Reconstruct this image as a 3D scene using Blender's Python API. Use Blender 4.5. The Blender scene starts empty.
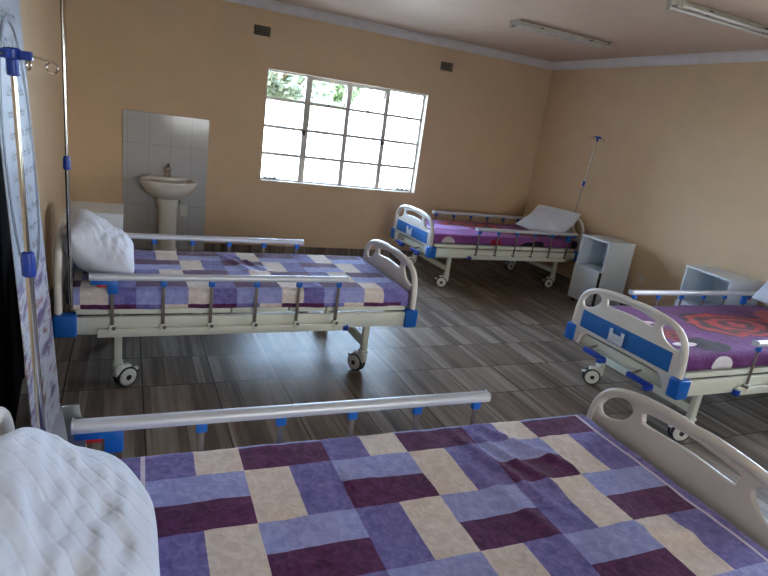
import bpy, bmesh, math, random
from mathutils import Vector, Matrix, noise
from math import sin, cos, pi, radians, hypot, floor as fl

# ------------------------------------------------------------------ camera, world, light, exposure
SC = bpy.context.scene
COL = SC.collection
F_PX, YAW, PITCH, ROLL, CAM_H = 566.37, 0.4459, 0.2805, 0.1388, 1.6302
camd = bpy.data.cameras.new('camera'); cam = bpy.data.objects.new('camera', camd); COL.objects.link(cam)
camd.sensor_width = 36; camd.lens = F_PX * 36 / 768; camd.clip_start = 0.05; camd.clip_end = 200
_f = Vector((sin(YAW)*cos(PITCH), cos(YAW)*cos(PITCH), -sin(PITCH)))
_r0 = Vector((cos(YAW), -sin(YAW), 0)); _u0 = _r0.cross(_f)
_r = cos(ROLL)*_r0 + sin(ROLL)*_u0; _u = -sin(ROLL)*_r0 + cos(ROLL)*_u0
M = Matrix.Identity(4)
for i in range(3):
    M[i][0], M[i][1], M[i][2] = _r[i], _u[i], -_f[i]
M[2][3] = CAM_H
cam.matrix_world = M
SC.camera = cam
SC.view_settings.view_transform = 'Standard'; SC.view_settings.look = 'None'
SC.view_settings.gamma = 1; SC.view_settings.use_curve_mapping = False
SC.view_settings.exposure = 1.99
W = bpy.data.worlds.new('overcast_sky'); SC.world = W; W.use_nodes = True
wn = W.node_tree.nodes; wl = W.node_tree.links
tc = wn.new('ShaderNodeTexCoord'); sx = wn.new('ShaderNodeSeparateXYZ')
wl.new(tc.outputs['Generated'], sx.inputs[0])
def wramp(src, stops):
    r = wn.new('ShaderNodeValToRGB'); wl.new(src, r.inputs[0])
    for e, (p, c) in zip(r.color_ramp.elements, stops): e.position = p; e.color = (*c, 1)
    return r.outputs[0]
half_ = wn.new('ShaderNodeMath'); half_.operation = 'MULTIPLY_ADD'; half_.inputs[1].default_value = .5; half_.inputs[2].default_value = .5
wl.new(sx.outputs['Y'], half_.inputs[0])
# sky is cool on the window side, thin warm-white cloud on the other
side = wramp(half_.outputs[0], [(.25, (0.80, 0.78, 0.76)), (.75, (0.84, 1.14, 1.55))])
grad = wramp(sx.outputs['Z'], [(0., (1., 1., 1.)), (.8, (.78, .90, 1.))])
mx = wn.new('ShaderNodeMix'); mx.data_type = 'RGBA'; mx.blend_type = 'MULTIPLY'; mx.inputs[0].default_value = 1.
wl.new(side, mx.inputs[6]); wl.new(grad, mx.inputs[7]); wl.new(mx.outputs[2], wn['Background'].inputs['Color'])
wn['Background'].inputs['Strength'].default_value = 6.5

# room dimensions (m)
XL, XR, YF, YB, ZC = -0.517, 5.06, -2.4, 6.43, 2.67
WT = 0.14
WIN = dict(x0=1.361, x1=3.307, z0=0.838, z1=2.027)
# window spans, the right-wall one added unseen for cool light: (wall, a0, a1, z0, z1)
FRONT_WINS = [(1.0, 2.4)]
RIGHT_FILL_WINS = [(1.1, 2.6)]  # out-of-view window, added to brighten and cool the left wall
LEFT_WINS = []
def portal(name, loc, rot, sx_, sy_):
    l = bpy.data.lights.new(name, 'AREA'); l.shape = 'RECTANGLE'; l.size = sx_; l.size_y = sy_
    l.cycles.is_portal = True
    o = bpy.data.objects.new(name, l); COL.objects.link(o); o.location = loc; o.rotation_euler = rot
    return o
portal('daylight_portal', ((WIN['x0']+WIN['x1'])/2, YB+WT+0.02, (WIN['z0']+WIN['z1'])/2), (radians(-90), 0, 0), WIN['x1']-WIN['x0'], WIN['z1']-WIN['z0'])
for a0, a1 in FRONT_WINS:
    portal('daylight_portal', ((a0+a1)/2, YF-WT-0.02, 1.43), (radians(90), 0, 0), a1-a0, 1.2)
for a0, a1 in RIGHT_FILL_WINS:
    portal('daylight_portal', (XR+WT+.02, (a0+a1)/2, 1.43), (radians(90), 0, radians(90)), a1-a0, 1.2)  # portal of the added right-wall window
for a0, a1 in LEFT_WINS:
    portal('daylight_portal', (XL-WT-.02, (a0+a1)/2, 1.43), (radians(90), 0, radians(-90)), a1-a0, 1.2)

# ------------------------------------------------------------------ node helpers
class NT:
    def __init__(s, name):
        s.m = bpy.data.materials.new(name); s.m.use_nodes = True
        s.t = s.m.node_tree; s.b = s.t.nodes['Principled BSDF']; s.out = s.t.nodes['Material Output']
    def n(s, t, **kw):
        o = s.t.nodes.new('ShaderNode'+t)
        for k, v in kw.items(): setattr(o, k, v)
        return o
    def put(s, sock, v):
        if v is None: return
        if hasattr(v, 'is_linked') or hasattr(v, 'links'): s.t.links.new(v, sock)
        else: sock.default_value = v
    def math(s, op, a, b=None, c=None, clamp=False):
        o = s.n('Math', operation=op); o.use_clamp = clamp
        s.put(o.inputs[0], a); s.put(o.inputs[1], b)
        if c is not None: s.put(o.inputs[2], c)
        return o.outputs[0]
    def coord(s, which='Object'):
        return s.n('TexCoord').outputs[which]
    def sep(s, v):
        o = s.n('SeparateXYZ'); s.put(o.inputs[0], v); return o.outputs
    def comb(s, x=0., y=0., z=0.):
        o = s.n('CombineXYZ')
        for i, v in enumerate((x, y, z)): s.put(o.inputs[i], v)
        return o.outputs[0]
    def vmul(s, v, w):
        o = s.n('VectorMath', operation='MULTIPLY'); s.put(o.inputs[0], v); s.put(o.inputs[1], w); return o.outputs[0]
    def vadd(s, v, w):
        o = s.n('VectorMath', operation='ADD'); s.put(o.inputs[0], v); s.put(o.inputs[1], w); return o.outputs[0]
    def noise(s, v, scale=5., detail=3., rough=.5, out=0):
        o = s.n('TexNoise'); s.put(o.inputs['Vector'], v); o.inputs['Scale'].default_value = scale
        o.inputs['Detail'].default_value = detail; o.inputs['Roughness'].default_value = rough
        return o.outputs[out]
    def white(s, v):
        o = s.n('TexWhiteNoise'); s.put(o.inputs['Vector'], v); return o.outputs[0]
    def ramp(s, fac, stops, interp='LINEAR'):
        o = s.n('ValToRGB'); s.put(o.inputs[0], fac); cr = o.color_ramp; cr.interpolation = interp
        while len(cr.elements) < len(stops): cr.elements.new(0.5)
        for e, (p, c) in zip(cr.elements, stops): e.position = p; e.color = (*c, 1) if len(c) == 3 else c
        return o.outputs[0]
    def mix(s, fac, a, b, mode='MIX'):
        o = s.n('Mix', data_type='RGBA', blend_type=mode)
        s.put(o.inputs[0], fac)
        s.put(o.inputs[6], (*a, 1) if isinstance(a, tuple) else a); s.put(o.inputs[7], (*b, 1) if isinstance(b, tuple) else b)
        return o.outputs[2]
    def maprange(s, v, a, b, c=0., d=1.):
        o = s.n('MapRange'); s.put(o.inputs[0], v)
        for i, q in enumerate((a, b, c, d)): o.inputs[i+1].default_value = q
        return o.outputs[0]
    def bump(s, h, strength=.3, dist=.01):
        o = s.n('Bump'); s.put(o.inputs['Height'], h); o.inputs['Strength'].default_value = strength
        o.inputs['Distance'].default_value = dist; s.t.links.new(o.outputs[0], s.b.inputs['Normal'])
    def base(s, c): s.put(s.b.inputs['Base Color'], (*c, 1) if isinstance(c, tuple) else c)
    def set(s, **kw):
        for k, v in kw.items(): s.put(s.b.inputs[k.replace('_', ' ')], v)
        return s

def lin(r, g, b):
    f = lambda c: ((c/255+.055)/1.055)**2.4 if c/255 > .04045 else c/255/12.92
    return (f(r), f(g), f(b))

def simple(name, col, rough=.5, metal=0., bumps=None, var=0.06, scale=8., **kw):
    n = NT(name)
    v = n.coord()
    fac = n.noise(v, scale, 3.)
    dark = tuple(c*(1-var) for c in col); lite = tuple(min(1, c*(1+var)) for c in col)
    n.base(n.ramp(fac, [(.3, dark), (.7, lite)]))
    n.set(Roughness=rough, Metallic=metal)
    for k, q in kw.items(): n.put(n.b.inputs[k.replace('_', ' ')], q)
    if bumps: n.bump(n.noise(v, bumps[0], 4.), bumps[1], bumps[2])
    return n.m

def wall_mat(name, col):
    n = NT(name); v = n.coord()
    big = n.noise(v, .8, 3.); sm = n.noise(v, 6., 4.)
    f = n.math('ADD', n.math('MULTIPLY', big, .65), n.math('MULTIPLY', sm, .35))
    n.base(n.ramp(f, [(.3, tuple(c*.93 for c in col)), (.7, tuple(c*1.05 for c in col))]))
    n.set(Roughness=.62)
    n.bump(n.noise(v, 90., 5.), .12, .004)
    return n.m

M_WALL = wall_mat('tan_wall_paint', lin(222, 195, 160))
M_CEIL = wall_mat('white_ceiling_board', lin(208, 184, 166))
M_CORNICE = simple('white_cornice_paint', lin(226, 222, 224), .5)
M_STEELW = simple('cream_powder_coated_steel', lin(226, 230, 216), .38, var=.03)
M_PLAST = simple('off_white_abs_plastic', lin(226, 222, 214), .32, var=.02)
M_BLUE = simple('bright_blue_plastic', lin(18, 98, 186), .35, var=.05)
M_BLUED = simple('navy_blue_plastic', lin(22, 62, 165), .35, var=.05)
M_PANEL = simple('blue_panel_insert', lin(28, 104, 180), .4, var=.05)
M_ALU = simple('satin_aluminium', lin(206, 212, 222), .42, .25, var=.03)
M_CHROME = simple('chromed_tube', lin(200, 195, 190), .16, 1., var=.02)
M_POST = simple('stainless_post', lin(128, 118, 112), .3, .5)
M_RUBBER = simple('dark_rubber', lin(38, 42, 48), .7)
M_CASTER = simple('white_caster_plastic', lin(222, 222, 215), .4, var=.03)
M_RED = simple('red_plastic', lin(200, 40, 32), .4)
M_NAVY = simple('navy_vinyl', lin(26, 34, 72), .5)
M_CABW = simple('white_laminate', lin(214, 222, 228), .38, var=.015)
M_CABIN = simple('pale_grey_laminate', lin(196, 208, 218), .45, var=.02)
M_CER = simple('glazed_ceramic', lin(222, 220, 214), .15, var=.02)
M_DARK = simple('near_black_door', (0.003, 0.003, 0.004), .9, Specular_IOR_Level=.05)
M_BLACK = simple('black_metal', lin(30, 28, 30), .5)
M_FRAME = simple('window_frame_paint', lin(214, 206, 198), .45, var=.04)
M_SILL = simple('white_plaster_reveal', lin(235, 225, 208), .6)
M_VENT = simple('dark_vent_mesh', lin(70, 66, 58), .7)
M_VENTW = simple('pale_vent_grid', lin(150, 140, 120), .7)  # pale grid colour stands for daylight coming through the vent
M_TUBE = simple('fluorescent_tube_glass', lin(210, 205, 198), .25)
M_BATTEN = simple('light_batten_enamel', lin(200, 194, 184), .45)
M_SOCKET = simple('ivory_socket_plastic', lin(215, 205, 190), .4)

def pillow_mat():
    n = NT('white_quilted_cotton'); v = n.coord()
    n.base(n.ramp(n.noise(v, 5., 3.), [(.3, lin(206, 212, 224)), (.7, lin(218, 224, 236))]))
    n.set(Roughness=.75); n.put(n.b.inputs['Sheen Weight'], .15)
    n.bump(n.noise(v, 300., 3.), .12, .002)
    return n.m
M_PILLOW = pillow_mat()

def fleece(name, col, lite):
    n = NT(name); v = n.coord('Object')
    w = n.noise(v, 9., 2., out=1)
    vv = n.vadd(v, n.vmul(w, (.05, .05, .05)))
    vo = n.n('TexVoronoi', feature='SMOOTH_F1'); vo.inputs['Scale'].default_value = 21.; vo.inputs['Smoothness'].default_value = .25
    n.put(vo.inputs['Vector'], vv)
    arc = n.math('MULTIPLY_ADD', n.math('SINE', n.math('MULTIPLY', vo.outputs[0], 15.)), .5, .5)
    pile = n.noise(v, 30., 5., .7)
    f = n.math('ADD', n.math('MULTIPLY', n.math('POWER', arc, 4.), .35), n.math('MULTIPLY', n.maprange(pile, .38, .66), .8), clamp=True)
    n.base(n.mix(f, col, lite))
    n.set(Roughness=.92); n.put(n.b.inputs['Sheen Weight'], .14); n.put(n.b.inputs['Sheen Roughness'], .4)
    h = n.math('ADD', n.math('MULTIPLY', arc, .35), n.math('MULTIPLY', n.noise(v, 120., 4.), .5))
    n.bump(h, .35, .004)
    return n.m
F_DARK = fleece('plum_fleece', lin(70, 16, 66), lin(106, 44, 100))
F_MID = fleece('violet_blue_fleece', lin(100, 93, 160), lin(136, 128, 192))
F_LITE = fleece('lavender_fleece', lin(142, 148, 208), lin(172, 178, 226))
F_CREAM = fleece('cream_fleece', lin(214, 200, 190), lin(236, 226, 218))
F_HEM = simple('white_hem_binding', lin(215, 205, 222), .8)

def rose_mat(name, ground, ground2, roses, petals, darks):
    """purple fleece printed with big red roses; centres in object space: (x, y, rx, ry)"""
    n = NT(name); uv = n.n('UVMap').outputs[0]
    wob = n.vadd(uv, n.vmul(n.vadd(n.noise(uv, 5., 3., out=1), (-.5, -.5, -.5)), (.14, .14, 0.)))
    c = n.mix(n.maprange(n.noise(uv, 2.6, 4.), .35, .65), ground, ground2)
    # woven scallops
    vo = n.n('TexVoronoi', feature='DISTANCE_TO_EDGE'); vo.inputs['Scale'].default_value = 26.; n.put(vo.inputs['Vector'], uv)
    edge = n.math('SUBTRACT', 1., n.maprange(vo.outputs[0], 0., .1), clamp=True)
    c = n.mix(n.math('MULTIPLY', edge, .14), c, lin(170, 110, 180))
    def dist(cx, cy, rx, ry, src):
        d = n.vmul(n.vadd(src, (-cx, -cy, 0.)), (1/rx, 1/ry, 0.))
        o = n.n('VectorMath', operation='LENGTH'); n.put(o.inputs[0], d); return o.outputs['Value']
    for cx, cy, rx, ry in darks:
        d = dist(cx, cy, rx, ry, wob)
        c = n.mix(n.math('LESS_THAN', d, 1.), c, lin(34, 10, 32))
    for cx, cy, rx, ry in roses:
        d = dist(cx, cy, rx, ry, wob)
        d2 = n.math('ADD', d, n.math('MULTIPLY', n.noise(uv, 9., 2.), .35))
        ring = n.ramp(n.math('FRACT', n.math('MULTIPLY', d2, 2.6)), [(0., lin(60, 8, 20)), (.34, lin(80, 10, 24)), (.46, lin(156, 20, 36)), (.8, lin(180, 42, 48)), (.94, lin(70, 10, 22))])
        c = n.mix(n.math('LESS_THAN', d, 1.), c, ring)
    for cx, cy, rx, ry, col in petals:
        d = dist(cx, cy, rx, ry, uv)
        c = n.mix(n.math('LESS_THAN', d, 1.), c, col)
    n.base(c); n.set(Roughness=.9); n.put(n.b.inputs['Sheen Weight'], .08)
    n.bump(n.math('ADD', n.math('SUBTRACT', 1., edge), n.math('MULTIPLY', n.noise(uv, 160., 3.), .4)), .35, .005)
    return n.m

def floor_mat():
    n = NT('wood_look_floor_tile'); P = n.sep(n.coord('Object'))
    tx = n.math('DIVIDE', n.math('SUBTRACT', P[0], .09), .4); ty = n.math('DIVIDE', P[1], .4)
    ix = n.math('FLOOR', tx); iy = n.math('FLOOR', ty)
    fx = n.math('FRACT', tx); fy = n.math('FRACT', ty)
    rt = n.white(n.comb(ix, iy, 3.))
    # planks of uneven width running along Y
    sx_ = n.math('ADD', n.math('MULTIPLY', fx, 6.5), n.math('MULTIPLY', rt, 5.))
    sx_ = n.math('ADD', sx_, n.math('MULTIPLY', n.math('SINE', n.math('MULTIPLY', sx_, 2.3)), .28))
    si = n.math('FLOOR', sx_)
    jy = n.math('MULTIPLY', iy, 3.)
    tone = n.white(n.comb(n.math('ADD', si, n.math('MULTIPLY', ix, 17.)), iy, jy))
    sv = n.comb(n.math('MULTIPLY', P[0], 34.), n.math('MULTIPLY', P[1], 1.5), n.math('MULTIPLY', tone, 9.))
    streak = n.noise(sv, 1., 5., .62)
    fine = n.noise(n.comb(n.math('MULTIPLY', P[0], 150.), n.math('MULTIPLY', P[1], 9.), tone), 1., 3., .6)
    wide = n.noise(n.comb(n.math('MULTIPLY', P[0], 11.), n.math('MULTIPLY', P[1], .9), 4.), 1., 2., .5)
    v = n.math('ADD', n.math('ADD', n.math('MULTIPLY', tone, .24), n.math('MULTIPLY', wide, .42)), n.math('ADD', n.math('MULTIPLY', streak, .50), n.math('MULTIPLY', fine, .16)))
    c = n.ramp(v, [(.25, lin(66, 55, 48)), (.48, lin(100, 88, 80)), (.64, lin(126, 114, 104)), (.84, lin(160, 150, 138)), (1., lin(178, 170, 160))])
    g = .0085
    def near(f): return n.math('MAXIMUM', n.math('LESS_THAN', f, g), n.math('GREATER_THAN', f, 1-g))
    gr = n.math('MAXIMUM', near(fx), near(fy))
    c = n.mix(gr, c, lin(58, 52, 50))
    n.base(c)
    n.set(Roughness=n.math('ADD', n.math('MULTIPLY', streak, .14), .26))
    n.put(n.b.inputs['Specular IOR Level'], .07)
    n.bump(n.math('SUBTRACT', n.math('MULTIPLY', streak, .25), gr), .25, .002)
    return n.m
M_FLOOR = floor_mat()

def walltile_mat():
    n = NT('white_wall_tile'); P = n.sep(n.coord('Object'))
    tx = n.math('FRACT', n.math('DIVIDE', P[0], .205)); tz = n.math('FRACT', n.math('DIVIDE', n.math('SUBTRACT', 1.42, P[2]), .31))
    g = .011
    gr = n.math('MAXIMUM', n.math('LESS_THAN', tx, g*1.4), n.math('LESS_THAN', tz, g))
    n.base(n.mix(gr, lin(192, 194, 196), lin(150, 148, 146))); n.set(Roughness=.12)
    n.bump(n.math('SUBTRACT', 1., gr), .3, .001)
    return n.m
M_WTILE = walltile_mat()

def glass_mat(name, frosted):
    n = NT(name); t = n.t
    tr = n.n('BsdfTransparent'); gl = n.n('BsdfGlossy'); gl.inputs['Roughness'].default_value = .03
    fr = n.n('Fresnel'); fr.inputs['IOR'].default_value = 1.45
    src = tr.outputs[0]
    if frosted:
        tl = n.n('BsdfTranslucent'); tl.inputs['Color'].default_value = (.95, .95, .93, 1)
        mx = n.n('MixShader')
        f = n.math('ADD', n.math('MULTIPLY', n.noise(n.coord(), 3., 3.), .1), .2)
        n.put(mx.inputs[0], f); t.links.new(tr.outputs[0], mx.inputs[1]); t.links.new(tl.outputs[0], mx.inputs[2]); src = mx.outputs[0]
    m2 = n.n('MixShader'); t.links.new(fr.outputs[0], m2.inputs[0]); t.links.new(src, m2.inputs[1]); t.links.new(gl.outputs[0], m2.inputs[2])
    t.links.new(m2.outputs[0], n.out.inputs[0]); t.nodes.remove(n.b)
    return n.m
M_GLASS = glass_mat('clear_window_glass', False)
M_FROST = glass_mat('obscured_window_glass', True)

# ------------------------------------------------------------------ mesh helpers
def link(name, me, mats, parent=None, loc=None, rot=None):
    o = bpy.data.objects.new(name, me); COL.objects.link(o)
    for m in (mats if isinstance(mats, (list, tuple)) else [mats]): me.materials.append(m)
    if parent: o.parent = parent
    if loc is not None: o.location = loc
    if rot is not None: o.rotation_euler = rot
    return o

def smooth(me, ang=40):
    for p in me.polygons: p.use_smooth = True
    try: me.set_sharp_from_angle(angle=radians(ang))
    except Exception: pass

def bm_obj(name, bm, mats, parent=None, loc=None, rot=None, sm=True, ang=40):
    bmesh.ops.recalc_face_normals(bm, faces=bm.faces)
    me = bpy.data.meshes.new(name); bm.to_mesh(me); bm.free()
    if sm: smooth(me, ang)
    return link(name, me, mats, parent, loc, rot)

def box(bm, x0, x1, y0, y1, z0, z1, bev=0., seg=2, rot=None, mi=0):
    n0 = len(bm.faces)
    b = bmesh.new()
    bmesh.ops.create_cube(b, size=1.)
    for v in b.verts:
        v.co = Vector(((x0+x1)/2+v.co.x*(x1-x0), (y0+y1)/2+v.co.y*(y1-y0), (z0+z1)/2+v.co.z*(z1-z0)))
    if bev > 0:
        bmesh.ops.bevel(b, geom=b.edges[:], offset=bev, segments=seg, affect='EDGES', profile=.5)
    if rot is not None: bmesh.ops.transform(b, matrix=rot, verts=b.verts)
    for f in b.faces: f.material_index = mi
    me = bpy.data.meshes.new('t'); b.to_mesh(me); b.free(); bm.from_mesh(me); bpy.data.meshes.remove(me)

def tube(bm, pts, r, seg=12, caps=True):
    pts = [Vector(p) for p in pts]; rings = []
    rr = r if isinstance(r, (list, tuple)) else [r]*len(pts)
    t0 = (pts[1]-pts[0]).normalized()
    up = Vector((0, 0, 1)) if abs(t0.z) < .9 else Vector((1, 0, 0))
    nrm = t0.cross(up).normalized()
    for i, p in enumerate(pts):
        t = (pts[min(i+1, len(pts)-1)]-pts[max(i-1, 0)]).normalized()
        nrm = (nrm - t*nrm.dot(t)).normalized(); bn = t.cross(nrm)
        rings.append([bm.verts.new(p+(nrm*cos(2*pi*k/seg)+bn*sin(2*pi*k/seg))*rr[i]) for k in range(seg)])
    for a, b in zip(rings, rings[1:]):
        for k in range(seg): bm.faces.new((a[k], a[(k+1) % seg], b[(k+1) % seg], b[k]))
    if caps: bm.faces.new(rings[0][::-1]); bm.faces.new(rings[-1])

def lathe(bm, prof, seg=24, mat=None):
    """prof: (r, z) pairs about Z"""
    rings = []
    for r, z in prof:
        vs = [bm.verts.new(Vector((max(r, 1e-4)*cos(2*pi*k/seg), max(r, 1e-4)*sin(2*pi*k/seg), z))) for k in range(seg)]
        if mat is not None:
            for v in vs: v.co = mat @ v.co
        rings.append(vs)
    for a, b in zip(rings, rings[1:]):
        for k in range(seg): bm.faces.new((a[k], a[(k+1) % seg], b[(k+1) % seg], b[k]))
    bm.faces.new(rings[0][::-1]); bm.faces.new(rings[-1])

def tag(o, label=None, cat=None, group=None, kind=None):
    if label: o['label'] = label
    if cat: o['category'] = cat
    if group: o['group'] = group
    if kind: o['kind'] = kind
    return o
def empty(name, loc=(0, 0, 0), rz=0.):
    o = bpy.data.objects.new(name, None); COL.objects.link(o); o.location = loc; o.rotation_euler = (0, 0, rz)
    o.empty_display_size = .1
    return o
def copy_tree(o, parent=None):
    c = o.copy(); COL.objects.link(c)
    if parent: c.parent = parent
    for ch in list(o.children): copy_tree(ch, c)
    return c
def struct(name, bm, m, **kw):
    o = bm_obj(name, bm, m, **kw); o['kind'] = 'structure'; return o

def smooth_loop(pts, sub=6):
    """closed Catmull-Rom through pts; a third value 1 marks a sharp corner"""
    n = len(pts); out = []
    for i in range(n):
        p0, p1, p2, p3 = (Vector(pts[(i+k) % n][:2]) for k in (-1, 0, 1, 2))
        c1 = len(pts[i]) > 2; c2 = len(pts[(i+1) % n]) > 2
        if c1: p0 = p1*2-p2
        if c2: p3 = p2*2-p1
        if c1 and c2: out.append(p1); continue
        for k in range(sub):
            t = k/sub
            out.append(.5*((2*p1)+(p2-p0)*t+(2*p0-5*p1+4*p2-p3)*t*t+(3*p1-p0-3*p2+p3)*t**3))
    return out
def inside(p, poly):
    c = False; n = len(poly)
    for i in range(n):
        a, b = poly[i], poly[i-1]
        if (a[1] > p[1]) != (b[1] > p[1]) and p[0] < (b[0]-a[0])*(p[1]-a[1])/(b[1]-a[1])+a[0]: c = not c
    return c
def offset_loop(P, d):
    """move the loop inwards (area > 0) by d"""
    n = len(P); A = sum(P[i-1][0]*P[i][1]-P[i][0]*P[i-1][1] for i in range(n)); sg = 1 if A > 0 else -1
    out = []
    for i in range(n):
        t = (P[(i+1) % n]-P[i-1]); t = t.normalized() if t.length > 1e-9 else Vector((1, 0))
        out.append(P[i]+Vector((-t[1], t[0]))*d*sg)
    return out
def plate_bm(loops, half, bev, tf):
    """loops: first outside, rest holes. tf(a, b, c) -> 3D. Plate with rounded rims."""
    from mathutils.geometry import delaunay_2d_cdt
    L = [smooth_loop(l) if True else l for l in loops]; bm = bmesh.new()
    prof = [(bev*(1-sin(pi/2*k/3)), half-bev*(1-cos(pi/2*k/3))) for k in range(4)]
    prof = prof+[(o, -z) for o, z in prof[::-1]]
    faces_in = []
    for li, P in enumerate(L):
        R = []
        for o, z in prof:
            Q = offset_loop(P, o if li == 0 else -o)
            R.append([bm.verts.new(tf(q[0], q[1], z)) for q in Q])
        faces_in.append((offset_loop(P, prof[0][0] if li == 0 else -prof[0][0]), R[0], R[-1]))
        n = len(P)
        for a, b in zip(R, R[1:]):
            for k in range(n): bm.faces.new((a[k], a[(k+1) % n], b[(k+1) % n], b[k]))
    vs = []; ed = []; fr = []; bk = []
    for Q, f, b in faces_in:
        o = len(vs); vs += [Vector((q[0], q[1])) for q in Q]; fr += f; bk += b
        ed += [(o+k, o+(k+1) % len(Q)) for k in range(len(Q))]
    ov, oe, of, iv, ie, if_ = delaunay_2d_cdt(vs, ed, [], 0, 1e-7)
    for t in of:
        c = sum((ov[k] for k in t), Vector((0, 0)))/len(t)
        if not inside(c, faces_in[0][0]) or any(inside(c, q[0]) for q in faces_in[1:]): continue
        ids = [iv[k][0] if iv[k] else min(range(len(vs)), key=lambda m: (vs[m]-ov[k]).length) for k in t]
        if len(set(ids)) < 3: continue
        for src, rv in ((fr, 0), (bk, 1)):
            try: bm.faces.new([src[k] for k in (ids[::-1] if rv else ids)])
            except ValueError: pass
    bmesh.ops.remove_doubles(bm, verts=bm.verts, dist=1e-5)
    return bm

# ------------------------------------------------------------------ room
bm = bmesh.new(); box(bm, XL-.3, XR+.3, YF-.3, YB+.3, -.12, 0.); struct('floor', bm, M_FLOOR, sm=False)
bm = bmesh.new(); box(bm, XL-.2, XR+.2, YF-.2, YB+.2, ZC, ZC+.12); struct('ceiling', bm, M_CEIL, sm=False)
def wall_with_openings(name, axis, at0, at1, a0, a1, holes, mat):
    bm = bmesh.new()
    xs = sorted({a0, a1, *[h[0] for h in holes], *[h[1] for h in holes]})
    zs = sorted({0., ZC, *[h[2] for h in holes], *[h[3] for h in holes]})
    for xa, xb in zip(xs, xs[1:]):
        for za, zb in zip(zs, zs[1:]):
            cx, cz = (xa+xb)/2, (za+zb)/2
            if any(h[0] < cx < h[1] and h[2] < cz < h[3] for h in holes): continue
            if axis == 'y': box(bm, xa, xb, at0, at1, za, zb)
            else: box(bm, at0, at1, xa, xb, za, zb)
    bmesh.ops.remove_doubles(bm, verts=bm.verts, dist=1e-5)
    return struct(name, bm, mat, sm=False)
VENTS = [(1.185, 1.36), (3.41, 3.58)]
vz0, vz1 = 1.63+(2.37-1.63)*.945, 1.63+(2.475-1.63)*.945
wall_with_openings('wall_back', 'y', YB, YB+WT, XL-WT, XR+WT, [(WIN['x0'], WIN['x1'], WIN['z0'], WIN['z1'])]+[(a, b, vz0, vz1) for a, b in VENTS], M_WALL)
wall_with_openings('wall_front', 'y', YF-WT, YF, XL-WT, XR+WT, [(a, b, .84, 2.03) for a, b in FRONT_WINS], M_WALL)
DOOR = (2.32, 3.42)
wall_with_openings('wall_left', 'x', XL-WT, XL, YF, YB, [(DOOR[0], DOOR[1], 0., 2.03)]+[(a, b, .84, 2.03) for a, b in LEFT_WINS], M_WALL)
wall_with_openings('wall_right', 'x', XR, XR+WT, YF, YB, [(a, b, .84, 2.03) for a, b in RIGHT_FILL_WINS], M_WALL)

# cornice: coved section swept along each wall
def cornice(name, p0, p1, inward):
    bm = bmesh.new(); p0, p1, inw = Vector(p0), Vector(p1), Vector(inward)
    prof = [(0, 0), (0, -.085), (.012, -.085), (.014, -.07), (.03, -.05), (.05, -.03), (.07, -.016), (.085, -.014), (.085, 0)]
    A = [bm.verts.new(p0+inw*a+Vector((0, 0, z))) for a, z in prof]; B = [bm.verts.new(p1+inw*a+Vector((0, 0, z))) for a, z in prof]
    for k in range(len(prof)): bm.faces.new((A[k], A[(k+1) % len(prof)], B[(k+1) % len(prof)], B[k]))
    bm.faces.new(A); bm.faces.new(B[::-1])
    struct(name, bm, M_CORNICE)
cornice('trim_1', (XL, YB, ZC), (XR, YB, ZC), (0, -1, 0))
cornice('trim_2', (XR, YB, ZC), (XR, YF, ZC), (-1, 0, 0))
cornice('trim_3', (XL, YF, ZC), (XL, YB, ZC), (1, 0, 0))
cornice('trim_4', (XR, YF, ZC), (XL, YF, ZC), (0, 1, 0))
def skirting(name, x0, x1, y0, y1):
    bm = bmesh.new(); box(bm, x0, x1, y0, y1, 0., .09, .003, 1); struct(name, bm, M_FLOOR)
skirting('baseboard_back', XL, XR, YB-.011, YB); skirting('baseboard_right', XR-.011, XR, YF, YB-.011)
skirting('baseboard_left', XL, XL+.011, DOOR[1]+.05, YB-.011); skirting('baseboard_front', XL, XR, YF, YF+.011)

# tiled splashback behind the basin
TX0, TX1, TZ1 = -.04, .785, 1.42
bm = bmesh.new(); box(bm, TX0, TX1, YB-.012, YB, .0, TZ1, .002, 1)
sp = struct('trim_5', bm, M_WTILE)

# near-black door and frame in the left wall opening
dr = empty('door_1', (XL-.05, DOOR[0], 0)); dr['kind'] = 'structure'
bm = bmesh.new(); wd = DOOR[1]-DOOR[0]; box(bm, -.04, 0., -wd+.08, 0., .004, 1.99, .003, 1); bm_obj('door_panel', bm, M_DARK, dr, loc=(.045, wd-.04, 0), rot=(0, 0, radians(4.5)))
bm = bmesh.new()
wd = DOOR[1]-DOOR[0]
box(bm, -.09, .05, 0, .035, 0, 2.03); box(bm, -.09, .05, wd-.035, wd, 0, 2.03); box(bm, -.09, .05, 0, wd, 2.0, 2.03)
bm_obj('door_frame', bm, M_DARK, dr, sm=False)
bm = bmesh.new(); tube(bm, [(0, .12, 1.0), (.05, .12, 1.0), (.055, .13, 1.0), (.055, .24, 1.0)], .009); bm_obj('door_handle', bm, M_CHROME, dr)

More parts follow.
